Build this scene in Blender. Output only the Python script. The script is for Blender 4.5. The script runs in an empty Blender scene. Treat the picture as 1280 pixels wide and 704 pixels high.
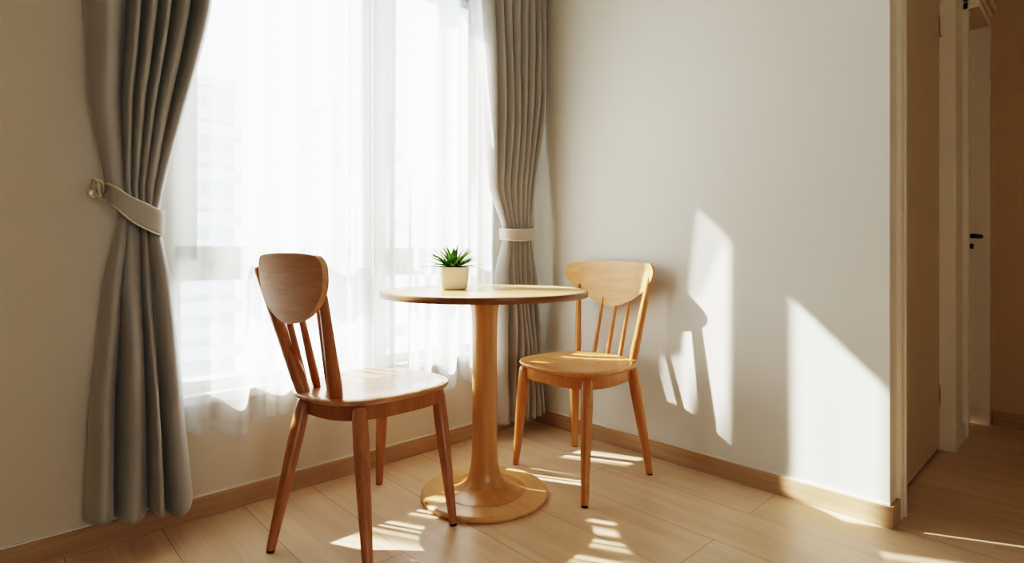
import bpy, bmesh, math, random
from mathutils import Vector, Matrix
scene = bpy.context.scene
COL = scene.collection
PI = math.pi

# ------------------------------------------------------------------ helpers
def link(o):
    COL.objects.link(o); return o

def obj(name, bm, mat, parent=None, smooth=True, autosm=None):
    me = bpy.data.meshes.new(name)
    bmesh.ops.recalc_face_normals(bm, faces=bm.faces) if autosm != 'keep' else None
    bm.to_mesh(me); bm.free()
    for p in me.polygons: p.use_smooth = smooth
    if smooth:
        me.set_sharp_from_angle(angle=math.radians(40))
    o = bpy.data.objects.new(name, me)
    for m in (mat if isinstance(mat, (list, tuple)) else [mat]): me.materials.append(m)
    link(o)
    if parent: o.parent = parent
    return o

def tag(o, label=None, cat=None, group=None, kind=None):
    if label: o['label'] = label
    if cat: o['category'] = cat
    if group: o['group'] = group
    if kind: o['kind'] = kind
    return o

def thing(name, label, cat, loc=(0, 0, 0), rz=0, group=None, kind=None):
    o = bpy.data.objects.new(name, None)
    o.empty_display_size = 0.1
    link(o); o.location = loc; o.rotation_euler = (0, 0, rz)
    return tag(o, label, cat, group, kind)

def add_box(bm, x0, x1, y0, y1, z0, z1, bev=0.0, seg=2):
    vs = [bm.verts.new((x, y, z)) for x in (x0, x1) for y in (y0, y1) for z in (z0, z1)]
    f = [(0,1,3,2),(4,6,7,5),(0,4,5,1),(2,3,7,6),(0,2,6,4),(1,5,7,3)]
    fs = [bm.faces.new([vs[i] for i in q]) for q in f]
    if bev:
        es = list({e for fc in fs for e in fc.edges})
        bmesh.ops.bevel(bm, geom=es, offset=bev, segments=seg, affect='EDGES', profile=0.6)
    return bm

def box(x0, x1, y0, y1, z0, z1, bev=0.0):
    return add_box(bmesh.new(), x0, x1, y0, y1, z0, z1, bev)

def add_limb(bm, a, b, prof, n=20, flat=1.0, flatdir=None):
    """tapered round member from a to b; prof = [(t, r), ...]"""
    a, b = Vector(a), Vector(b); d = (b - a).normalized()
    up = Vector(flatdir) if flatdir else Vector((1, 0, 0))
    u = (up - d * up.dot(d)).normalized(); v = d.cross(u)
    rings = []
    for t, r in prof:
        c = a.lerp(b, t)
        rings.append([bm.verts.new(c + u * (math.cos(2*PI*k/n) * r * flat) + v * (math.sin(2*PI*k/n) * r)) for k in range(n)])
    for i in range(len(rings)-1):
        for k in range(n):
            bm.faces.new((rings[i][k], rings[i][(k+1) % n], rings[i+1][(k+1) % n], rings[i+1][k]))
    bm.faces.new(rings[0]); bm.faces.new(rings[-1])
    return bm

def add_lathe(bm, prof, n=96, center=(0, 0)):
    rings = []
    for r, z in prof:
        if r < 1e-6: rings.append([bm.verts.new((center[0], center[1], z))])
        else: rings.append([bm.verts.new((center[0]+r*math.cos(2*PI*k/n), center[1]+r*math.sin(2*PI*k/n), z)) for k in range(n)])
    for i in range(len(rings)-1):
        A, B = rings[i], rings[i+1]
        for k in range(n):
            k2 = (k+1) % n
            if len(A) == 1: bm.faces.new((A[0], B[k], B[k2]))
            elif len(B) == 1: bm.faces.new((A[k], A[k2], B[0]))
            else: bm.faces.new((A[k], A[k2], B[k2], B[k]))
    return bm

def add_tube(bm, pts, r, n=10):
    pts = [Vector(p) for p in pts]; rings = []
    for i, p in enumerate(pts):
        d = (pts[min(i+1, len(pts)-1)] - pts[max(i-1, 0)]).normalized()
        up = Vector((0, 0, 1)) if abs(d.z) < 0.9 else Vector((1, 0, 0))
        u = d.cross(up).normalized(); v = d.cross(u)
        rings.append([bm.verts.new(p + u*math.cos(2*PI*k/n)*r + v*math.sin(2*PI*k/n)*r) for k in range(n)])
    for i in range(len(rings)-1):
        for k in range(n):
            bm.faces.new((rings[i][k], rings[i][(k+1) % n], rings[i+1][(k+1) % n], rings[i+1][k]))
    bm.faces.new(rings[0]); bm.faces.new(rings[-1])
    return bm

# ------------------------------------------------------------------ materials
def nt(name):
    m = bpy.data.materials.new(name); m.use_nodes = True
    t = m.node_tree; b = t.nodes['Principled BSDF']
    return m, t, b

def srgb(h):
    h = h.lstrip('#'); c = [int(h[i:i+2], 16)/255 for i in (0, 2, 4)]
    return tuple((x/12.92 if x <= .04045 else ((x+.055)/1.055)**2.4) for x in c) + (1,)

def plaster(name, col, bump=0.04, rough=0.85):
    m, t, b = nt(name)
    no = t.nodes.new('ShaderNodeTexNoise'); no.inputs['Scale'].default_value = 3; no.inputs['Detail'].default_value = 4
    rp = t.nodes.new('ShaderNodeMixRGB'); rp.inputs[1].default_value = [c*.96 for c in col[:3]]+[1]; rp.inputs[2].default_value = col
    tc = t.nodes.new('ShaderNodeTexCoord')
    t.links.new(tc.outputs['Object'], no.inputs['Vector'])
    t.links.new(no.outputs['Fac'], rp.inputs[0]); t.links.new(rp.outputs[0], b.inputs['Base Color'])
    n2 = t.nodes.new('ShaderNodeTexNoise'); n2.inputs['Scale'].default_value = 180
    bp = t.nodes.new('ShaderNodeBump'); bp.inputs['Strength'].default_value = bump; bp.inputs['Distance'].default_value = .003
    t.links.new(tc.outputs['Object'], n2.inputs['Vector']); t.links.new(n2.outputs['Fac'], bp.inputs['Height']); t.links.new(bp.outputs[0], b.inputs['Normal'])
    b.inputs['Roughness'].default_value = rough
    return m

def wood(name, c1, c2, grain=(40, 40, 2.5), rough=0.38, rot=(0, 0, 0), bump=.06, coat=0.15):
    m, t, b = nt(name)
    tc = t.nodes.new('ShaderNodeTexCoord'); mp = t.nodes.new('ShaderNodeMapping')
    mp.inputs['Scale'].default_value = grain; mp.inputs['Rotation'].default_value = rot
    t.links.new(tc.outputs['Object'], mp.inputs['Vector'])
    n1 = t.nodes.new('ShaderNodeTexNoise'); n1.inputs['Scale'].default_value = 1; n1.inputs['Detail'].default_value = 6; n1.inputs['Distortion'].default_value = .6
    t.links.new(mp.outputs[0], n1.inputs['Vector'])
    mp2 = t.nodes.new('ShaderNodeMapping'); mp2.inputs['Scale'].default_value = [g*4.5 if g > 5 else g*1.4 for g in grain]; mp2.inputs['Rotation'].default_value = rot
    t.links.new(tc.outputs['Object'], mp2.inputs['Vector'])
    n2 = t.nodes.new('ShaderNodeTexNoise'); n2.inputs['Scale'].default_value = 1; n2.inputs['Detail'].default_value = 3
    t.links.new(mp2.outputs[0], n2.inputs['Vector'])
    mx = t.nodes.new('ShaderNodeMath'); mx.operation = 'MULTIPLY_ADD'; mx.inputs[1].default_value = .45
    t.links.new(n2.outputs['Fac'], mx.inputs[0]); 
    h = t.nodes.new('ShaderNodeMath'); h.operation = 'MULTIPLY'; h.inputs[1].default_value = .6
    t.links.new(n1.outputs['Fac'], h.inputs[0]); t.links.new(h.outputs[0], mx.inputs[2])
    r = t.nodes.new('ShaderNodeValToRGB'); r.color_ramp.elements[0].position = .36; r.color_ramp.elements[1].position = .68
    r.color_ramp.elements[0].color = c2; r.color_ramp.elements[1].color = c1
    t.links.new(mx.outputs[0], r.inputs[0]); t.links.new(r.outputs[0], b.inputs['Base Color'])
    bp = t.nodes.new('ShaderNodeBump'); bp.inputs['Strength'].default_value = bump; bp.inputs['Distance'].default_value = .002
    t.links.new(mx.outputs[0], bp.inputs['Height']); t.links.new(bp.outputs[0], b.inputs['Normal'])
    b.inputs['Roughness'].default_value = rough
    b.inputs['Coat Weight'].default_value = coat; b.inputs['Coat Roughness'].default_value = .25
    return m

def floor_mat():
    m, t, b = nt('oak_planks')
    N = t.nodes.new; L = t.links.new
    tc = N('ShaderNodeTexCoord'); mp = N('ShaderNodeMapping')
    # planks run along world Y: brick texture rows along X after a quarter turn
    mp.inputs['Rotation'].default_value = (0, 0, PI/2); mp.inputs['Location'].default_value = (.35, -.005, 0)
    L(tc.outputs['Object'], mp.inputs['Vector'])
    br = N('ShaderNodeTexBrick'); br.inputs['Scale'].default_value = 1
    br.inputs['Brick Width'].default_value = 1.6; br.inputs['Row Height'].default_value = .245
    br.inputs['Mortar Size'].default_value = .0011; br.inputs['Mortar Smooth'].default_value = .3
    br.offset = .37; br.inputs['Bias'].default_value = 0
    br.inputs['Color1'].default_value = (.0, .0, .0, 1); br.inputs['Color2'].default_value = (1, 1, 1, 1); br.inputs['Mortar'].default_value = (.5, .5, .5, 1)
    L(mp.outputs[0], br.inputs['Vector'])
    # grain stretched along Y, shifted per plank
    sp = N('ShaderNodeVectorMath'); sp.operation = 'MULTIPLY_ADD'; sp.inputs[1].default_value = (9, 5, 3)
    L(br.outputs['Color'], sp.inputs[0]); L(tc.outputs['Object'], sp.inputs[2])
    m2 = N('ShaderNodeMapping'); m2.inputs['Scale'].default_value = (16, 1.3, 1); L(sp.outputs[0], m2.inputs['Vector'])
    n1 = N('ShaderNodeTexNoise'); n1.inputs['Scale'].default_value = 1; n1.inputs['Detail'].default_value = 7; n1.inputs['Distortion'].default_value = 1.1
    L(m2.outputs[0], n1.inputs['Vector'])
    m3 = N('ShaderNodeMapping'); m3.inputs['Scale'].default_value = (130, 4, 1); L(sp.outputs[0], m3.inputs['Vector'])
    n2 = N('ShaderNodeTexNoise'); n2.inputs['Scale'].default_value = 1; n2.inputs['Detail'].default_value = 3; L(m3.outputs[0], n2.inputs['Vector'])
    ma = N('ShaderNodeMath'); ma.operation = 'MULTIPLY_ADD'; ma.inputs[1].default_value = .35; L(n2.outputs['Fac'], ma.inputs[0])
    mb = N('ShaderNodeMath'); mb.operation = 'MULTIPLY'; mb.inputs[1].default_value = .65; L(n1.outputs['Fac'], mb.inputs[0]); L(mb.outputs[0], ma.inputs[2])
    r = N('ShaderNodeValToRGB'); r.color_ramp.elements[0].position = .33; r.color_ramp.elements[1].position = .66
    r.color_ramp.elements[0].color = srgb('#c9af94'); r.color_ramp.elements[1].color = srgb('#dcc5a9')
    L(ma.outputs[0], r.inputs[0])
    # tone per plank
    hv = N('ShaderNodeHueSaturation'); L(r.outputs[0], hv.inputs['Color'])
    mv = N('ShaderNodeMapRange'); mv.inputs['To Min'].default_value = .93; mv.inputs['To Max'].default_value = 1.05
    L(br.outputs['Color'], mv.inputs['Value']); L(mv.outputs[0], hv.inputs['Value'])
    mo = N('ShaderNodeMixRGB'); mo.inputs[2].default_value = srgb('#8a6a4a'); L(br.outputs['Fac'], mo.inputs[0]); L(hv.outputs[0], mo.inputs[1])
    L(mo.outputs[0], b.inputs['Base Color'])
    bp = N('ShaderNodeBump'); bp.inputs['Strength'].default_value = .25; bp.inputs['Distance'].default_value = .001; bp.invert = True
    L(br.outputs['Fac'], bp.inputs['Height']); L(bp.outputs[0], b.inputs['Normal'])
    b.inputs['Roughness'].default_value = .36
    b.inputs['Coat Weight'].default_value = .12; b.inputs['Coat Roughness'].default_value = .3
    return m

def simple(name, col, rough=.5, metal=0, noise=0.0):
    m, t, b = nt(name)
    b.inputs['Base Color'].default_value = col; b.inputs['Roughness'].default_value = rough; b.inputs['Metallic'].default_value = metal
    n = t.nodes.new('ShaderNodeTexNoise'); n.inputs['Scale'].default_value = 60
    mr = t.nodes.new('ShaderNodeMapRange'); mr.inputs['To Min'].default_value = max(rough-.05, 0); mr.inputs['To Max'].default_value = min(rough+.05, 1)
    t.links.new(n.outputs['Fac'], mr.inputs['Value']); t.links.new(mr.outputs[0], b.inputs['Roughness'])
    return m

def fabric(name, col, sheen=.3, rough=.55, trans=0.0, weave=900):
    m, t, b = nt(name)
    N = t.nodes.new; L = t.links.new
    tc = N('ShaderNodeTexCoord'); n = N('ShaderNodeTexNoise'); n.inputs['Scale'].default_value = weave
    L(tc.outputs['Object'], n.inputs['Vector'])
    mx = N('ShaderNodeMixRGB'); mx.inputs[1].default_value = [c*.88 for c in col[:3]]+[1]; mx.inputs[2].default_value = col
    L(n.outputs['Fac'], mx.inputs[0]); L(mx.outputs[0], b.inputs['Base Color'])
    b.inputs['Roughness'].default_value = rough
    b.inputs['Sheen Weight'].default_value = sheen; b.inputs['Sheen Roughness'].default_value = .35
    b.inputs['Specular IOR Level'].default_value = .35
    if trans > 0:
        tr = N('ShaderNodeBsdfTranslucent'); L(mx.outputs[0], tr.inputs['Color'])
        ms = N('ShaderNodeMixShader'); ms.inputs[0].default_value = trans
        out = t.nodes['Material Output']
        L(b.outputs[0], ms.inputs[1]); L(tr.outputs[0], ms.inputs[2]); L(ms.outputs[0], out.inputs['Surface'])
    return m

def sheer_mat():
    m, t, b = nt('sheer_voile')
    N = t.nodes.new; L = t.links.new; t.nodes.remove(b)
    at = N('ShaderNodeAttribute'); at.attribute_name = 'weave'  # per-vertex opacity, banded to shape the incoming sun
    tc = N('ShaderNodeTexCoord'); mp = N('ShaderNodeMapping'); mp.inputs['Scale'].default_value = (1, 1, .02); L(tc.outputs['Object'], mp.inputs['Vector'])
    n = N('ShaderNodeTexNoise'); n.inputs['Scale'].default_value = 260; L(mp.outputs[0], n.inputs['Vector'])
    ad = N('ShaderNodeMath'); ad.operation = 'MULTIPLY_ADD'; ad.inputs[1].default_value = .08; ad.use_clamp = True
    L(n.outputs['Fac'], ad.inputs[0]); L(at.outputs['Fac'], ad.inputs[2])
    tp = N('ShaderNodeBsdfTransparent')
    tl = N('ShaderNodeBsdfTranslucent'); tl.inputs['Color'].default_value = (.80, .81, .83, 1)
    df = N('ShaderNodeBsdfDiffuse'); df.inputs['Color'].default_value = (.82, .83, .84, 1)
    m1 = N('ShaderNodeMixShader'); m1.inputs[0].default_value = .4; L(tl.outputs[0], m1.inputs[1]); L(df.outputs[0], m1.inputs[2])
    m2 = N('ShaderNodeMixShader'); L(ad.outputs[0], m2.inputs[0]); L(tp.outputs[0], m2.inputs[1]); L(m1.outputs[0], m2.inputs[2])
    L(m2.outputs[0], t.nodes['Material Output'].inputs['Surface'])
    return m

def glass_mat():
    m, t, b = nt('window_glass')
    N = t.nodes.new; L = t.links.new; t.nodes.remove(b)
    tp = N('ShaderNodeBsdfTransparent'); tp.inputs['Color'].default_value = (.95, .975, .98, 1)
    gl = N('ShaderNodeBsdfGlossy'); gl.inputs['Roughness'].default_value = .02
    ms = N('ShaderNodeMixShader'); ms.inputs[0].default_value = .03; L(tp.outputs[0], ms.inputs[1]); L(gl.outputs[0], ms.inputs[2])
    L(ms.outputs[0], t.nodes['Material Output'].inputs['Surface'])
    return m

M_wallN = plaster('beige_plaster', srgb('#d1c8b8'))
M_wallE = plaster('cream_plaster', srgb('#dad9d3'))
M_room = plaster('room_plaster', srgb('#c4b094'))
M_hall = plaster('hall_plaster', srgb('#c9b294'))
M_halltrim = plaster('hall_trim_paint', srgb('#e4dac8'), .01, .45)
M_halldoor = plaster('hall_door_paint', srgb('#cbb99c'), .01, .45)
M_ceil = plaster('ceiling_plaster', srgb('#d8cdb9'))
M_floor = floor_mat()
M_base = wood('baseboard_oak', srgb('#bba084'), srgb('#a98e70'), grain=(2, 2, 60), rough=.45)
M_white = simple('white_trim_paint', srgb('#e6e1d6'), .4)
M_frame = simple('white_window_frame', srgb('#e8e6e0'), .35)
M_glass = glass_mat()
M_sheer = sheer_mat()
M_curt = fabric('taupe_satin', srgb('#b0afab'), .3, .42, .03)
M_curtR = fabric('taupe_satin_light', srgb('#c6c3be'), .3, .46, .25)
M_pipe = fabric('cream_piping', srgb('#e2dac8'), .1, .6)
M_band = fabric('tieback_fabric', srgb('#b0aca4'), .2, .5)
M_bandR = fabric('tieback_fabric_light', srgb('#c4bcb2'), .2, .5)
M_brass = simple('brass', srgb('#d8cfbb'), .3, .85)
M_top = wood('table_top_oak', srgb('#dcb98c'), srgb('#cba375'), grain=(30, 3, 30), rough=.3, coat=.25)
M_edge = wood('table_edge_walnut', srgb('#9a7250'), srgb('#84603f'), grain=(3, 3, 60), rough=.4)
M_ped = wood('table_pedestal_oak', srgb('#cb9e6d'), srgb('#bb8c5a'), grain=(26, 26, 2.2), rough=.33, coat=.3)
M_tbase = wood('table_base_oak_sunlit', srgb('#dcb384'), srgb('#cca06e'), grain=(30, 3, 30), rough=.33, coat=.3)  # lighter than the pedestal: sunlight on the disc put into the colour
M_chA = wood('chair_walnut', srgb('#af7f5a'), srgb('#9d6c46'), grain=(45, 45, 4), rough=.38)
M_chAs = wood('chair_seat_walnut', srgb('#c39a74'), srgb('#b2875f'), grain=(4, 34, 34), rough=.3, coat=.3)
M_chAp = wood('chair_panel_walnut_lifted', srgb('#cfa987'), srgb('#bd9573'), grain=(34, 4, 60), rough=.6, coat=0)  # colour lifted to offset the shade on the panel's rear face
M_chB = wood('chair_oak', srgb('#c08a56'), srgb('#ad7643'), grain=(45, 45, 4), rough=.38)
M_chBs = wood('chair_seat_oak', srgb('#cf9f6c'), srgb('#bf8b58'), grain=(34, 4, 34), rough=.32, coat=.3)
M_dark = simple('dark_rubber', srgb('#2a1a10'), .7)
M_pot = simple('cream_ceramic', srgb('#f4ecdc'), .42)
M_soil = simple('dark_soil', srgb('#2b2117'), .95)
M_black = simple('black_metal', srgb('#140f0c'), .4, .6)
M_gap = simple('shadow_gap', srgb('#2a1c12'), .9)

def leaf_mat():
    m, t, b = nt('succulent_leaf')
    N = t.nodes.new; L = t.links.new
    tc = N('ShaderNodeTexCoord'); n = N('ShaderNodeTexNoise'); n.inputs['Scale'].default_value = 45; L(tc.outputs['Object'], n.inputs['Vector'])
    r = N('ShaderNodeValToRGB'); r.color_ramp.elements[0].color = srgb('#3c6a26'); r.color_ramp.elements[1].color = srgb('#96bf62')
    r.color_ramp.elements[0].position = .35; r.color_ramp.elements[1].position = .7
    L(n.outputs['Fac'], r.inputs[0]); L(r.outputs[0], b.inputs['Base Color']); b.inputs['Roughness'].default_value = .4
    tr = N('ShaderNodeBsdfTranslucent'); L(r.outputs[0], tr.inputs['Color'])
    ms = N('ShaderNodeMixShader'); ms.inputs[0].default_value = .3
    L(b.outputs[0], ms.inputs[1]); L(tr.outputs[0], ms.inputs[2]); L(ms.outputs[0], t.nodes['Material Output'].inputs['Surface'])
    return m
M_leaf = leaf_mat()

def building_mat():
    m, t, b = nt('pale_facade')
    N = t.nodes.new; L = t.links.new
    tc = N('ShaderNodeTexCoord'); br = N('ShaderNodeTexBrick'); mp = N('ShaderNodeMapping')
    mp.inputs['Rotation'].default_value = (PI/2, 0, 0)
    L(tc.outputs['Object'], mp.inputs['Vector']); L(mp.outputs[0], br.inputs['Vector'])
    br.inputs['Scale'].default_value = 1; br.inputs['Brick Width'].default_value = 2.6; br.inputs['Row Height'].default_value = 1.5; br.offset = 0
    br.inputs['Mortar Size'].default_value = .35
    br.inputs['Color1'].default_value = srgb('#aeb7c0'); br.inputs['Color2'].default_value = srgb('#b6bec6'); br.inputs['Mortar'].default_value = srgb('#ccd2d8')
    L(br.outputs['Color'], b.inputs['Base Color']); b.inputs['Roughness'].default_value = .8
    return m
M_bld = building_mat()
M_ground = plaster('pale_paving', srgb('#cfd2d2'))

# ------------------------------------------------------------------ camera
CAM = Vector((-2.117, -2.076, .88))
cd = bpy.data.cameras.new('camera'); cam = bpy.data.objects.new('camera', cd); link(cam)
cam.location = CAM; cam.rotation_euler = (PI/2, 0, math.radians(-43.26))
cd.sensor_width = 36; cd.lens = 36*697/1280; cd.shift_y = -34/1280; cd.clip_start = .02
scene.camera = cam

# ------------------------------------------------------------------ room shell
H = 2.42
def struct(name, bm, mat, parent=None, smooth=False):
    o = obj(name, bm, mat, parent, smooth)
    if parent is None: o['kind'] = 'structure'
    return o

struct('floor', box(-4.2, 1.9, -4.7, .3, -.1, 0), M_floor)
struct('ceiling', box(-4.2, 1.9, -4.7, .3, H, H+.1), M_ceil)
WX0, WX1, WZ0, WZ1 = -1.72, -.345, .41, 2.2
bm = bmesh.new()
add_box(bm, -4.2, WX0, 0, .2, 0, H+.3); add_box(bm, WX1, .12, 0, .2, 0, H+.3)
add_box(bm, WX0, WX1, 0, .2, 0, WZ0); add_box(bm, WX0, WX1, 0, .2, WZ1, H)
struct('wall_north', bm, M_wallN)
struct('wall_east', box(0, .12, -1.6, 0, 0, H), M_wallE)
struct('wall_west', box(-4.3, -4.2, -4.7, .2, 0, H), M_room)
bm = bmesh.new()
SX0, SX1, SZ0, SZ1 = -2.9, -1.5, .95, 2.1  # unseen opening added to let in fill light
add_box(bm, -4.2, SX0, -4.8, -4.7, 0, H); add_box(bm, SX1, 1.9, -4.8, -4.7, 0, H); add_box(bm, SX0, SX1, -4.8, -4.7, SZ1, H); add_box(bm, SX0, SX1, -4.8, -4.7, 0, SZ0)
struct('wall_south', bm, M_room)
bm = bmesh.new()
for x in (SX0, -2.23, SX1-.06): add_box(bm, x, x+.06, -4.78, -4.72, SZ0, SZ1, .003)
add_box(bm, SX0, SX1, -4.78, -4.72, SZ1-.05, SZ1, .003); add_box(bm, SX0, SX1, -4.78, -4.72, SZ0, SZ0+.05, .003)
struct('added_fill_window', bm, M_frame)  # frame of the opening added behind the camera for fill light
struct('ground_south', box(-60, 60, -60, -4.8, -9.2, -9), M_ground)
bm = bmesh.new()
add_box(bm, 1.68, 1.8, -4.7, -1.5, 0, H)
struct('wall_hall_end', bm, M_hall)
# hallway wall with its two door openings
bm = bmesh.new()
add_box(bm, 0.0, .125, -1.602, -1.6, 0, H)
add_box(bm, 1.02, 1.31, -1.61, -1.5, 0, H); add_box(bm, .12, 1.02, -1.602, -1.5, 2.1, H)
add_box(bm, 1.30, 1.68, -1.61, -1.5, 2.1, H)
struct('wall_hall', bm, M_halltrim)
# baseboards
def baseboard(name, x0, x1, y0, y1, h=.068, mat=M_base, cap=None):
    o = struct(name, box(x0, x1, y0, y1, 0, h, .0015), mat)
    if cap:
        c = obj('caulk_line', box(*cap), M_white, o, False)
    return o
baseboard('baseboard_north', -4.2, -.0, -.014, 0, .07, cap=(-4.2, 0, -.006, 0, .07, .0745))
baseboard('baseboard_east', -.014, 0, -1.614, -.014, .07, cap=(-.006, 0, -1.604, 0, .07, .0745))
baseboard('baseboard_hall', 0, .085, -1.614, -1.602, .07)
baseboard('baseboard_hall_middle', 1.07, 1.285, -1.622, -1.61, .07, M_halltrim)
baseboard('baseboard_hall_end', 1.668, 1.68, -4.7, -1.68, .07)
# door trims and doors
def trim(name, parts, mat=M_halltrim):
    bm = bmesh.new()
    for p in parts: add_box(bm, *p, .003)
    return struct(name, bm, mat)
trim('trim_1', [(.085, .118, -1.616, -1.59, 0, 2.16), (.118, .132, -1.622, -1.55, 0, 2.1),
                (1.0, 1.065, -1.626, -1.55, 0, 2.16), (.085, 1.065, -1.626, -1.6, 2.1, 2.17)])
trim('trim_2', [(1.288, 1.33, -1.632, -1.52, 0, 2.16), (1.625, 1.68, -1.672, -1.5, 0, 2.05),
                (1.288, 1.68, -1.672, -1.61, 2.05, 2.085), (1.288, 1.68, -1.682, -1.61, 2.085, 2.12), (1.288, 1.68, -1.695, -1.61, 2.12, 2.16), (1.33, 1.625, -1.61, -1.52, 2.05, 2.1)])
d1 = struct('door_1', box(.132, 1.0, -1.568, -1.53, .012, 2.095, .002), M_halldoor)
obj('gap_shade_strip', box(.132, 1.0, -1.56, -1.53, .0, .012), M_gap, d1, False)  # dark solid strip standing in for the shade under the door leaf
bm = bmesh.new()
for z in (.25, 1.9):
    add_lathe(bm, [(0, z-.045), (.006, z-.045), (.006, z+.045), (0, z+.045)], 12, (.992, -1.576))
obj('hinge', bm, M_halltrim, d1)
d2 = struct('door_2', box(1.33, 1.625, -1.59, -1.555, .008, 2.05, .002), M_halldoor)
bm = bmesh.new()
def lever(bm, x, z):
    add_limb(bm, (x, -1.59, z), (x, -1.597, z), [(0, .024), (1, .024)], 24)
    add_limb(bm, (x, -1.59, z), (x, -1.638, z), [(0, .009), (1, .009)], 16)
    add_limb(bm, (x-.01, -1.636, z), (x+.14, -1.655, z), [(0, .009), (.1, .0115), (.9, .0105), (1, .008)], 16)
lever(bm, 1.36, .969)
obj('door_handle', bm, M_black, d2)
bm = bmesh.new(); add_limb(bm, (1.36, -1.59, .919), (1.36, -1.64, .919), [(0, .02), (.2, .02), (.21, .013), (1, .012)], 24)
obj('lock_cylinder', bm, M_black, d2)

# ------------------------------------------------------------------ window
w = thing('window_1', None, None, ((WX0+WX1)/2, .1, WZ0)); w['kind'] = 'structure'
off = Vector(w.location)
def wpart(name, boxes, mat, bev=.003):
    bm = bmesh.new()
    for b in boxes: add_box(bm, b[0], b[1], b[2], b[3], b[4], b[5], bev)
    bmesh.ops.translate(bm, verts=bm.verts, vec=-off)
    return obj(name, bm, mat, w, False)
FY0, FY1 = .03, .11
wpart('window_frame', [(WX0, -1.665, FY0, FY1, WZ0, WZ1), (-.375, WX1, FY0, FY1, WZ0, WZ1), (WX0, WX1, FY0, FY1, WZ0, WZ0+.04),
      (WX0, WX1, FY0, FY1, WZ1-.04, WZ1)], M_frame)
wpart('mullion', [(-1.0, -.925, .02, FY1, WZ0+.04, WZ1-.04)], M_frame)
wpart('transom', [(-1.665, -1.0, .015, FY1, .79, .86), (-.925, -.375, .015, FY1, .79, .86)], M_frame)
for k, (a, b) in enumerate(((-1.665, -1.0), (-.925, -.375))):
    s = .07 if k == 0 else .045
    wpart('sash', [(a, a+s, .04, .1, .86, 2.16), (b-.045, b, .04, .1, .86, 2.16), (a, b, .04, .1, .86, .91), (a, b, .04, .1, 2.1, 2.16)], M_frame)
    wpart('glass_pane', [(a+s, b-.045, .066, .07, .91, 2.1)], M_glass, 0)
    wpart('lower_glass_pane', [(a, b, .066, .07, .45, .79)], M_glass, 0)
    wpart('lower_sash', [(a, a+.02, .04, .1, .45, .79), (b-.02, b, .04, .1, .45, .79)], M_frame)
wpart('window_sill', [(WX0-.02, WX1+.02, -.03, .03, WZ0-.03, WZ0+.005)], M_frame, .006)
wpart('shutter_box', [(-1.665, -1.0, .03, .1, 2.06, 2.15), (-.925, -.375, .03, .1, 2.06, 2.15)], simple('pale_blue_grey_metal', srgb('#a9b6c2'), .5), .004)
# outside: canopy added out of view to cut the sun at the window head
tag(obj('added_sun_canopy', box(-2.1, .1, .2, .78, 2.76, 2.84, .004), M_frame, None, False), 'white canopy slab added outside above the window to cut the sun', 'canopy')['kind'] = 'structure'

# ------------------------------------------------------------------ outdoors
tag(obj('ground', box(-60, 60, 1.0, 120, -9.2, -9), M_ground, None, False), None, None, None, 'structure')
def tower(x0, x1, y0, y1, z1, label, floors=True):
    t = thing('apartment_building', label, 'building', ((x0+x1)/2, (y0+y1)/2, -9))
    X, Y, h = (x1-x0)/2, (y1-y0)/2, z1+9
    obj('facade', box(-X, X, -Y, Y, 0, h), M_bld, t, False)
    bm = bmesh.new(); n = int(h/3)
    for i in range(1, n): add_box(bm, -X-.3, X+.3, -Y-.9, -Y, i*3-.15, i*3+.7)
    obj('balconies', bm, M_ground, t, False)
    obj('roof_parapet', box(-X-.2, X+.2, -Y-.2, Y+.2, h, h+.6), M_ground, t, False)
    return t
tower(3.0, 10.6, 40, 48, 12.4, 'pale grey tower block seen through the left window pane')
tower(17.5, 23.6, 40, 46, 12.8, 'pale low apartment block seen through the right window pane')

# ------------------------------------------------------------------ curtains
def smooth(a, b, t):
    t = max(0, min(1, (t-a)/(b-a))); return t*t*(3-2*t)
def interp(pts, z):
    pts = sorted(pts)
    if z <= pts[0][0]: return pts[0][1]
    for (a, va), (b, vb) in zip(pts, pts[1:]):
        if z <= b:
            t = (z-a)/(b-a); t = t*t*(3-2*t)*.2 + t*.8
            return va + (vb-va)*t
    return pts[-1][1]

def drape(name, edgeL, edgeR, z0, z1, tie, up, lo, mat, parent, ybase, ampf, hem, nu=420, nz=150):
    """pleated curtain. up / lo: lists of fold boundaries (0..1) above and below the tie"""
    def fold(u, cuts):
        for i in range(len(cuts)-1):
            if u <= cuts[i+1] or i == len(cuts)-2:
                t = (u-cuts[i])/(cuts[i+1]-cuts[i])
                return (abs(math.sin(PI*t))**.62), i, t
    bm = bmesh.new(); g = []
    for j in range(nz+1):
        z = z0+(z1-z0)*j/nz; row = []
        s = smooth(tie-.07, tie+.07, z)
        for i in range(nu+1):
            u = i/nu
            fu, iu, tu = fold(u, up); fl, il, tl = fold(u, lo)
            f = fu*s + fl*(1-s)
            a = ampf(z)
            # folds overlap sideways a little
            side = (math.sin(2*PI*tu)*s + math.sin(2*PI*tl)*(1-s)) * .0
            xl, xr = interp(edgeL, z), interp(edgeR, z)
            x = xl+(xr-xl)*u + side
            y = ybase - a*(f-.5) - .010*math.sin(7*z+9*u)*(1 if z < tie else .4)
            bulge = -.035*math.exp(-((z-tie)/.05)**2)*0
            zz = z + hem(u)*(1-smooth(z0, z0+.35, z))
            row.append(bm.verts.new((x, y+bulge, zz)))
        g.append(row)
    for j in range(nz):
        for i in range(nu):
            bm.faces.new((g[j][i], g[j][i+1], g[j+1][i+1], g[j+1][i]))
    o = obj(name, bm, mat, parent, True)
    md = o.modifiers.new('thick', 'SOLIDIFY'); md.thickness = .003; md.offset = 0
    return o

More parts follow.
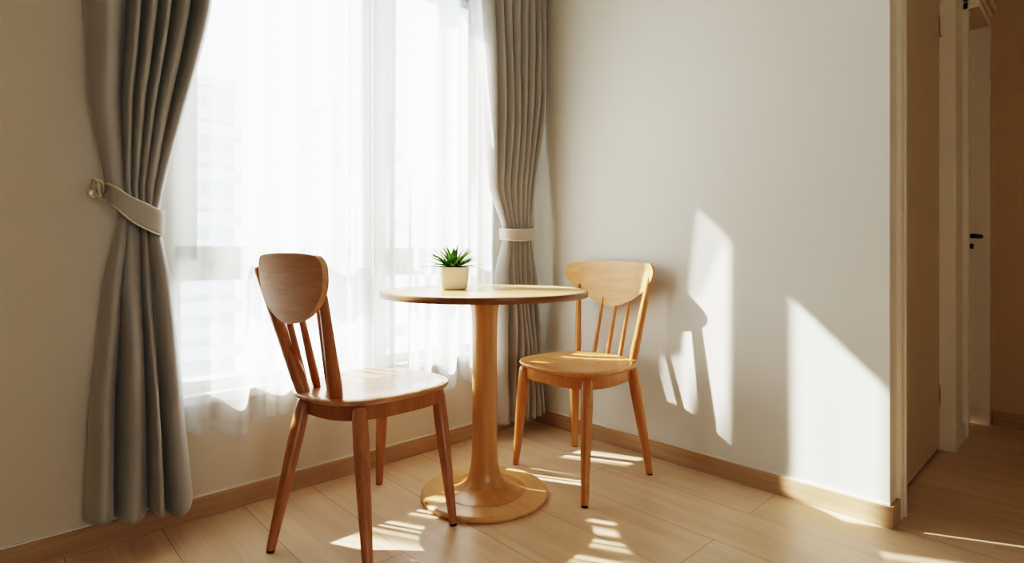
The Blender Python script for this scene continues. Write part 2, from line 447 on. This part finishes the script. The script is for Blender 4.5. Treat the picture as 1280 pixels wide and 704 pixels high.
TL = 1.0
def ampL(z):
    d = abs(z-TL)
    return .022 + .085*smooth(.02, .7, d)
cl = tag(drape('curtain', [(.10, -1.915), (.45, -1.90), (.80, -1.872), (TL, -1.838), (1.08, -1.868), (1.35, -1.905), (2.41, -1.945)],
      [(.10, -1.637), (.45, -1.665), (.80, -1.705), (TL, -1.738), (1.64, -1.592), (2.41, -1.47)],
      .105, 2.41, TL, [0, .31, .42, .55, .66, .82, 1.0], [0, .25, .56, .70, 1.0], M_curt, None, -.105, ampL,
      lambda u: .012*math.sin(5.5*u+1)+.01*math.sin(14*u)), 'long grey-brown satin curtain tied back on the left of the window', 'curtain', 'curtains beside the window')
TR = .985
def ampR(z):
    d = abs(z-TR)
    return .02 + .05*smooth(.02, .6, d)
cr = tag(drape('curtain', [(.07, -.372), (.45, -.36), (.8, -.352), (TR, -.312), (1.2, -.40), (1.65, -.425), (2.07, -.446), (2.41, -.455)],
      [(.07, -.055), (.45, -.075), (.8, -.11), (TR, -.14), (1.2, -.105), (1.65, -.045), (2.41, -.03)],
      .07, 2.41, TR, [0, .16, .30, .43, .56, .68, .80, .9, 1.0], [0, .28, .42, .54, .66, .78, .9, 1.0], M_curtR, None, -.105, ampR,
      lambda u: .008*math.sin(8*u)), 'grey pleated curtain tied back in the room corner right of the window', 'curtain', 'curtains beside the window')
# pale lining turned out along the free edge
bm = bmesh.new(); lay = bm.verts.layers.float.new('weave'); g = []
for j in range(101):
    z = .985+(2.41-.985)*j/100; row = []
    xa = interp([(.985, -.318), (1.2, -.372), (1.65, -.462), (2.07, -.535), (2.41, -.56)], z)
    xb = interp([(TR, -.30), (1.2, -.355), (1.65, -.40), (2.07, -.42), (2.41, -.43)], z)
    for i in range(17):
        u = i/16; v = bm.verts.new((xa+(xb-xa)*u, -.105-ampR(z)*.35*math.sin(PI*u*1.5), z)); v[lay] = .55; row.append(v)
    g.append(row)
for j in range(100):
    for i in range(16): bm.faces.new((g[j][i], g[j][i+1], g[j+1][i+1], g[j+1][i]))
obj('lining', bm, M_sheer, cr)

# tiebacks
def tieback(path, half, name, label, matb, pipe=True):
    """path: list of (x,y,z) of band centre line in front of the curtain; closed behind"""
    t = thing(name, label, 'tieback', path[0])
    o0 = Vector(path[0])
    pts = [Vector(p)-o0 for p in path]
    # Catmull-Rom subdivision
    sm = []
    for i in range(len(pts)-1):
        p0, p1, p2, p3 = pts[max(i-1, 0)], pts[i], pts[i+1], pts[min(i+2, len(pts)-1)]
        for k in range(8):
            s = k/8
            sm.append(.5*((2*p1)+(-p0+p2)*s+(2*p0-5*p1+4*p2-p3)*s*s+(-p0+3*p1-3*p2+p3)*s**3))
    sm.append(pts[-1]); n = len(sm)
    hs = [interp([(a, b) for a, b in half], i/(n-1)) for i in range(n)]
    bm = bmesh.new(); g = []
    for i, p in enumerate(sm):
        g.append([bm.verts.new(p+Vector((0, 0, hs[i]*(k/4-1)))) for k in range(9)])
    for i in range(n-1):
        for k in range(8): bm.faces.new((g[i][k], g[i+1][k], g[i+1][k+1], g[i][k+1]))
    b = obj('band', bm, matb, t); md = b.modifiers.new('thick', 'SOLIDIFY'); md.thickness = .005; md.offset = 0
    if pipe:
        for s in (-1, 1):
            bm = add_tube(bmesh.new(), [p+Vector((0, -.001, s*hs[i])) for i, p in enumerate(sm)], .0026, 8)
            obj('piping', bm, M_pipe, t)
    return t
tieback([(-1.868, -.035, 1.065), (-1.868, -.10, 1.062), (-1.855, -.150, 1.045), (-1.815, -.163, 1.01), (-1.765, -.155, .984), (-1.735, -.135, .972), (-1.727, -.10, .972), (-1.75, -.06, .98), (-1.82, -.04, 1.03)],
        [(0, .018), (.2, .026), (.45, .037), (.7, .036), (1, .02)], 'curtain_tieback', 'grey tieback band with cream piping around the left curtain', M_band)
tieback([(-.150, -.06, .995), (-.125, -.10, .995), (-.150, -.143, .985), (-.21, -.155, .975), (-.275, -.148, .972), (-.318, -.118, .975), (-.31, -.07, .98), (-.2, -.05, .99)],
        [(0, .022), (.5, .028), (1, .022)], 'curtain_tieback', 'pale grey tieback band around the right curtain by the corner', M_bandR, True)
# brass hook
hk = thing('curtain_hook', 'small brass wall hook holding the left curtain tieback', 'hook', (-1.885, 0, 1.062))
bm = bmesh.new(); add_limb(bm, (0, 0, 0), (0, -.008, 0), [(0, .016), (.7, .016), (1, .012)], 24); obj('wall_plate', bm, M_brass, hk)
bm = add_tube(bmesh.new(), [(0, -.006, 0), (0, -.04, 0), (-.003, -.075, -.004), (-.008, -.098, .0), (-.016, -.106, .016), (-.014, -.1, .03), (-.004, -.09, .034)], .0045, 10); obj('hook_arm', bm, M_brass, hk)
bm = add_tube(bmesh.new(), [(.0+.018*math.cos(a)*.6, -.115, .006+.022*math.sin(a)) for a in [2*PI*k/20 for k in range(21)]], .0045, 8); obj('ring', bm, M_brass, hk)

# sheer curtains
def sheer(x0, x1, seed, label, ybase, densf, nf):
    rnd = random.Random(seed)
    nu, nz = 620, 90
    cuts = [0]
    while cuts[-1] < 1: cuts.append(cuts[-1] + rnd.uniform(.6, 1.4)/nf)
    amps = [rnd.uniform(.4, 1.0) for _ in cuts]
    ph = [rnd.uniform(0, 6.28) for _ in range(6)]
    def yoff(u, z):
        i = max(k for k in range(len(cuts)-1) if cuts[k] <= u)
        t = (u-cuts[i])/(cuts[i+1]-cuts[i])
        a = math.sin(PI*t)**2*amps[i]
        return -.06*a - .008*math.sin(9*u+ph[0]+1.2*z) - .006*math.sin(23*u+ph[1])
    bm = bmesh.new(); lay = bm.verts.layers.float.new('weave')
    g = []; z0, z1 = .293, 2.40
    for j in range(nz+1):
        z = z0+(z1-z0)*j/nz; row = []
        for i in range(nu+1):
            u = i/nu; y0 = yoff(u, z)
            zz = z + (1-smooth(z0, z0+.4, z))*(.014*math.sin(6*u*nf/3+ph[2])+.010*math.sin(17*u+ph[3]) + .35*(y0+.02))
            x = x0+(x1-x0)*u + .006*math.sin(40*u+ph[4])
            v = bm.verts.new((x, ybase+y0, zz))
            dy = (yoff(min(u+.002, 1), z)-yoff(max(u-.002, 0), z))/.004/(x1-x0)
            base = densf(x, z)
            k = math.sqrt(1+dy*dy)
            d = 1-(1-base)**k
            if z < z0+.035: d = 1-(1-d)*(1-.35)
            v[lay] = min(d, .97)
            row.append(v)
        g.append(row)
    for j in range(nz):
        for i in range(nu):
            bm.faces.new((g[j][i], g[j][i+1], g[j+1][i+1], g[j+1][i]))
    return tag(obj('sheer_curtain', bm, M_sheer, None, True), label, 'sheer curtain', 'sheer curtains across the window')
def streak(x, f, seed):
    return .5+.5*math.sin(x*f+seed+1.7*math.sin(x*f*.37+seed*2))
def dl(x, z):  # opacity shaped to break the sun on the floor into stripes
    v = interp([(-1.80, .5), (-1.68, .45), (-1.60, .30), (-1.50, .34), (-1.45, .75), (-1.40, .62), (-1.3, .45), (-1.2, .5), (-1.1, .45), (-1.05, .6), (-.98, .85), (-.86, .85)], x)
    if -1.46 < x < -1.0: v = .34 + .6*streak(x, 95, 1.0)**1.5*(.6+.4*streak(x, 17, 3))
    low = 1-smooth(1.0, 1.3, z)
    if x > -1.45: v = v*(1-low) + low*min(.95, .28+.75*streak(x, 105, 2.0)**.5)
    return v
def dr(x, z):  # clear and dense bands placed to shape the sun patches on the east wall
    v = interp([(-.90, .2), (-.80, .14), (-.665, .16), (-.65, .97), (-.54, .97), (-.525, .14), (-.43, .12), (-.41, .5), (-.38, .7), (-.35, .6), (-.30, .6)], x)
    low = 1-smooth(1.0, 1.3, z)
    if x < -.43: v = v*(1-low) + low*min(.95, max(v, .12+.95*streak(x, 112, .6)**.8))
    return v
sheer(-1.80, -.865, 5, 'wide white sheer curtain hanging behind the left-hand chair', -.04, dl, 9)
sheer(-.89, -.26, 11, 'narrow white sheer curtain hanging behind the potted plant and table', -.045, dr, 6)

# ------------------------------------------------------------------ table
tx, ty = -.789, -.518
tb = thing('pedestal_table', 'round light wood pedestal table with a disc base', 'table', (tx, ty, 0))
bm = bmesh.new()
R = .377
add_lathe(bm, [(0, .731), (R-.006, .731), (R-.006, .7485), (R-.008, .750), (R-.05, .7503), (0, .7503)], 128)
tt = obj('tabletop', bm, M_top, tb)
bm = bmesh.new()
add_lathe(bm, [(R-.006, .728), (R-.0015, .7285), (R, .7305), (R, .745), (R-.0015, .7485), (R-.0055, .7498)], 128)
obj('edge_band', bm, M_edge, tt)
bm = bmesh.new()
prof = [(0, .730), (.064, .730), (.0625, .722), (.057, .708), (.052, .69), (.048, .665), (.0465, .62), (.0455, .5), (.0455, .22), (.0465, .165), (.049, .125), (.0535, .095), (.061, .070), (.072, .052), (.087, .0395), (.105, .031), (.125, .0255), (.15, .0225), (0, .0215)]
add_lathe(bm, prof, 96)
obj('pedestal', bm, M_ped, tb)
bm = bmesh.new()
add_lathe(bm, [(0, 0), (.225, 0), (.229, .003), (.231, .008), (.2305, .014), (.226, .0185), (.218, .020), (.12, .0215), (0, .022)], 128)
obj('base', bm, M_tbase, tb)

# ------------------------------------------------------------------ plant
pp = thing('potted_plant', 'small spiky green plant in a cream pot on the table', 'plant', (-.862, -.428, .7503), math.radians(-43.26+10))
def sq(r, n, p, z, k):
    a = 2*PI*k/n; c, s = math.cos(a), math.sin(a)
    q = (abs(c)**p+abs(s)**p)**(-1/p)
    return (r*q*c, r*q*s, z)
bm = bmesh.new(); n = 96
prof = [(.0, .0, 4), (.036, .0, 4), (.044, .002, 4.4), (.0490, .009, 4.6), (.0515, .03, 5), (.0535, .06, 5), (.0545, .080, 5), (.0535, .0825, 5), (.0505, .0825, 5), (.0495, .080, 5), (.0485, .066, 5)]
rings = []
for r, z, p in prof:
    rings.append([bm.verts.new((0, 0, z))] if r == 0 else [bm.verts.new(sq(r, n, p, z, k)) for k in range(n)])
for i in range(len(rings)-1):
    A, B = rings[i], rings[i+1]
    for k in range(n):
        if len(A) == 1: bm.faces.new((A[0], B[k], B[(k+1) % n]))
        else: bm.faces.new((A[k], A[(k+1) % n], B[(k+1) % n], B[k]))
obj('pot', bm, M_pot, pp)
bm = bmesh.new(); c = bm.verts.new((0, 0, .074)); ring = [bm.verts.new(sq(.0490, 48, 5, .072, k)) for k in range(48)]
for k in range(48): bm.faces.new((c, ring[k], ring[(k+1) % 48]))
obj('soil', bm, M_soil, pp)
rnd = random.Random(4); bm = bmesh.new()
def leaf(bm, az, el, L, w, droop):
    nseg = 9; d = Vector((math.cos(az), math.sin(az), 0)); s = Vector((-math.sin(az), math.cos(az), 0)); prev = None
    p = Vector((0, 0, .074)) + d*.006; ang = el
    for i in range(nseg+1):
        t = i/nseg
        ww = w*(0.55+1.2*t if t < .35 else ((1-t)/.65)**.75*.97)*(1 if t < 1 else 0)
        nrm = (Vector((0, 0, 1))*math.cos(ang)-d*math.sin(ang))
        if i < nseg: cur = [bm.verts.new(p+s*ww*.5+nrm*ww*.22), bm.verts.new(p), bm.verts.new(p-s*ww*.5+nrm*ww*.22)]
        else: cur = [bm.verts.new(p)]
        if prev:
            if len(cur) == 3:
                for k in range(2): bm.faces.new((prev[k], prev[k+1], cur[k+1], cur[k]))
            else:
                for k in range(2): bm.faces.new((prev[k], prev[k+1], cur[0]))
        prev = cur
        p = p + (d*math.cos(ang)+Vector((0, 0, 1))*math.sin(ang))*(L/nseg); ang -= droop/nseg
for ring_i, (cnt, el, L) in enumerate(((11, .22, .088), (12, .5, .092), (11, .8, .088), (8, 1.1, .082), (4, 1.4, .07))):
    for k in range(cnt):
        leaf(bm, 2*PI*(k+.5*(ring_i % 2))/cnt+rnd.uniform(-.2, .2), el+.15+rnd.uniform(-.12, .12), L*rnd.uniform(1.0, 1.35), .0155*rnd.uniform(.85, 1.1), rnd.uniform(.15, .7))
fo = obj('foliage', bm, M_leaf, pp)
md = fo.modifiers.new('thick', 'SOLIDIFY'); md.thickness = .0012

# ------------------------------------------------------------------ chairs
def seat_outline(cx, cy, face, a, b, n=96, p=2.7, taper=.10):
    """a = half depth (along facing), b = half width"""
    pts = []
    for k in range(n):
        t = 2*PI*k/n; c, s = math.cos(t), math.sin(t)
        q = (abs(c)**p+abs(s)**p)**(-1/p)
        u, v = a*q*c, b*q*s*(1+taper*(c))
        pts.append((cx+u*math.cos(face)-v*math.sin(face), cy+u*math.sin(face)+v*math.cos(face)))
    return pts
def add_plate(bm, pts, c, prof):
    """prof: list of (scale_offset metres inward, z)"""
    rings = []
    for ins, z in prof:
        r = []
        for x, y in pts:
            d = Vector((x-c[0], y-c[1])); L = d.length
            q = d*((L-ins)/L) if ins < 9 else d*0
            r.append(bm.verts.new((c[0]+q.x, c[1]+q.y, z)))
        rings.append(r)
    n = len(pts)
    for i in range(len(rings)-1):
        for k in range(n): bm.faces.new((rings[i][k], rings[i][(k+1) % n], rings[i+1][(k+1) % n], rings[i+1][k]))
    return rings

def back_panel(bm, c, face, W, z0, z1, sag, tilt, thick, sharp=0):
    """c = xy of panel middle at its bottom; curved board, outline an inverted rounded trapezoid"""
    f = Vector((math.cos(face), math.sin(face), 0)); s = Vector((-f.y, f.x, 0))
    Hh = z1-z0; nu, nv = 44, 28; W2 = W/2
    def halfw(t):
        if sharp:
            b_ = W2*(1-(1-min(t/.82, 1))**1.75)**(1/1.5)
            return b_*(1-((t-.82)/.18)**2.2*.10) if t > .82 else b_      # t 0 bottom .. 1 top
        if t <= 0: return 0
        body = W2*(1-(1-min(t/.74, 1))**2.1)**(1/1.75)
        if t > .80: body *= (1-((t-.80)/.20)**3.2*.13)
        return body
    def pt(a, t, off):
        w = halfw(t)
        v = a*w
        zz = z0+Hh*t
        zz -= .012*(abs(v)/W2)**2.5*t         # top edge bows
        q = (v/W2)**2
        p = Vector((c[0], c[1], 0)) + s*v + f*(sag*q) - f*(tilt*(zz-z0)) + f*off
        return (p.x, p.y, zz)
    F, B = [], []
    ts = [(1-math.cos(PI*j/nv))/2 for j in range(nv+1)]
    ts[0] = .004
    for t in ts:
        F.append([bm.verts.new(pt(math.sin(PI/2*(2*i/nu-1)), t, thick/2)) for i in range(nu+1)])
        B.append([bm.verts.new(pt(math.sin(PI/2*(2*i/nu-1)), t, -thick/2)) for i in range(nu+1)])
    for j in range(nv):
        for i in range(nu):
            bm.faces.new((F[j][i], F[j][i+1], F[j+1][i+1], F[j+1][i]))
            bm.faces.new((B[j][i], B[j+1][i], B[j+1][i+1], B[j][i+1]))
        bm.faces.new((F[j][0], F[j+1][0], B[j+1][0], B[j][0]))
        bm.faces.new((F[j][nu], B[j][nu], B[j+1][nu], F[j+1][nu]))
    for i in range(nu):
        bm.faces.new((F[0][i], B[0][i], B[0][i+1], F[0][i+1]))
        bm.faces.new((F[nv][i], F[nv][i+1], B[nv][i+1], B[nv][i]))
    return bm

LEGP = [(0, .0165), (.02, .0205), (.06, .0228), (.25, .0232), (.6, .019), (.97, .0135), (1, .0125)]
def chair(label, origin, scx, scy, face, a, b, zs, legs, posts, panel, mats, group):
    M, Ms, Mp = mats
    t = thing('dining_chair', label, 'chair', (origin[0], origin[1], 0), 0, group)
    o3 = Vector((origin[0], origin[1], 0))
    def fin(name, bm, mat, parent=t, sm=True):
        bmesh.ops.translate(bm, verts=bm.verts, vec=-o3)
        return obj(name, bm, mat, parent, sm)
    pts = seat_outline(scx, scy, face, a, b)
    bm = bmesh.new()
    rr = add_plate(bm, pts, (scx, scy), [(.09, zs-.021), (.016, zs-.021), (.008, zs-.018), (.002, zs-.011), (0, zs-.006), (.002, zs-.002), (.007, zs), (.03, zs-.0008), (.07, zs-.0045), (.12, zs-.0075), (.17, zs-.0085)])
    bm.faces.new(rr[0]); bm.faces.new(rr[-1])
    fin('seat', bm, Ms)
    bm = bmesh.new()
    rr = add_plate(bm, pts, (scx, scy), [(.026, zs-.020), (.026, zs-.064), (.028, zs-.068), (.040, zs-.068), (.044, zs-.064), (.044, zs-.020)])
    fin('seat_frame', bm, M)
    for top, foot in legs:
        a3 = Vector((top[0], top[1], zs-.024)); b3 = Vector((foot[0], foot[1], .004))
        l = fin('leg', add_limb(bmesh.new(), a3, b3, LEGP, 24), M)
        bm = add_limb(bmesh.new(), b3, b3+Vector((0, 0, -.004)), [(0, .0115), (1, .0115)], 20)
        f_ = fin('rubber_foot', bm, M_dark, l)
    for kind, base, topp, r0, r1 in posts:
        fin(kind, add_limb(bmesh.new(), base, topp, [(0, r0*.8), (.03, r0*.95), (.15, r0*1.05), (.6, (r0+r1)/2), (.97, r1), (1, r1*.85)], 20), M)
    bk = fin('backrest', back_panel(bmesh.new(), *panel), Mp)
    md = bk.modifiers.new('bev', 'BEVEL'); md.width = .003; md.segments = 2; md.limit_method = 'ANGLE'; md.angle_limit = math.radians(50)
    return t

# right-hand chair, its back to the cream wall
Z = .44
chair('oak wooden dining chair standing by the right-hand cream wall', (-.36, -.60), -.325, -.585, PI, .225, .222, Z,
      [((-.495, -.43), (-.502, -.383)), ((-.465, -.735), (-.602, -.836)), ((-.19, -.44), (-.157, -.411)), ((-.20, -.755), (-.188, -.829))],
      [('back_post', (-.138, -.415, Z-.012), (-.080, -.372, .74), .0145, .0105), ('back_post', (-.14, -.715, Z-.012), (-.084, -.762, .785), .0175, .0125),
       ('spindle', (-.122, -.495, Z-.012), (-.058, -.500, .69), .0095, .0065), ('spindle', (-.117, -.565, Z-.012), (-.050, -.572, .69), .0095, .0065), ('spindle', (-.122, -.635, Z-.012), (-.058, -.645, .69), .0095, .0065)],
      ((-.058, -.545), PI, .485, .645, .850, .048, .09, .017, 1), (M_chB, M_chBs, M_chBs), 'wooden dining chairs at the table')

# left-hand chair in front of the curtain
fa = math.radians(8)
chair('brown wooden dining chair standing left of the table before the window', (-1.15, -.36), -1.155, -.345, fa, .245, .225, Z,
      [((-1.375, -.315), (-1.507, -.385)), ((-1.305, -.545), (-1.384, -.746)), ((-.977, -.486), (-1.014, -.625)), ((-1.02, -.195), (-1.023, -.171))],
      [('back_post', (-1.375, -.317, Z-.012), (-1.456, -.138, .835), .022, .017), ('back_post', (-1.330, -.450, Z-.012), (-1.425, -.558, .765), .021, .0135),
       ('spindle', (-1.340, -.240, Z-.012), (-1.448, -.333, .745), .0125, .0095), ('spindle', (-1.305, -.255, Z-.012), (-1.445, -.43, .745), .0135, .0095), ('spindle', (-1.285, -.315, Z-.012), (-1.436, -.540, .80), .0145, .011)],
      ((-1.462, -.420), math.radians(4), .405, .674, .884, .014, .08, .018), (M_chA, M_chAs, M_chAp), 'wooden dining chairs at the table')

# ------------------------------------------------------------------ light
sd = bpy.data.lights.new('sun', 'SUN'); so = bpy.data.objects.new('sun', sd); link(so)
d = Vector((.52, -1, -.96)).normalized()
so.rotation_euler = d.to_track_quat('-Z', 'Y').to_euler(); so.location = (-3, 6, 6)
sd.energy = 16; sd.angle = math.radians(.9); sd.color = (1, .93, .83)
wd = bpy.data.worlds.new('world'); scene.world = wd; wd.use_nodes = True
bg = wd.node_tree.nodes['Background']; bg.inputs[0].default_value = (.93, .965, 1, 1); bg.inputs[1].default_value = 3.2
# portal at the window
pd = bpy.data.lights.new('window_portal', 'AREA'); pd.shape = 'RECTANGLE'; pd.size = WX1-WX0; pd.size_y = WZ1-WZ0
po = bpy.data.objects.new('window_portal', pd); link(po); po.location = ((WX0+WX1)/2, .19, (WZ0+WZ1)/2); po.rotation_euler = (-PI/2, 0, 0)
pd.cycles.is_portal = True
pd2 = bpy.data.lights.new('south_portal', 'AREA'); pd2.shape = 'RECTANGLE'; pd2.size = SX1-SX0; pd2.size_y = SZ1-SZ0  # portal for the added fill opening
po2 = bpy.data.objects.new('south_portal', pd2); link(po2); po2.location = ((SX0+SX1)/2, -4.79, (SZ0+SZ1)/2); po2.rotation_euler = (PI/2, 0, 0)
pd2.cycles.is_portal = True
scene.view_settings.view_transform = 'Filmic'
scene.view_settings.look = 'Very High Contrast'
scene.view_settings.exposure = .86
scene.cycles.max_bounces = 10; scene.cycles.diffuse_bounces = 6; scene.cycles.transparent_max_bounces = 16
scene.cycles.sample_clamp_indirect = 6
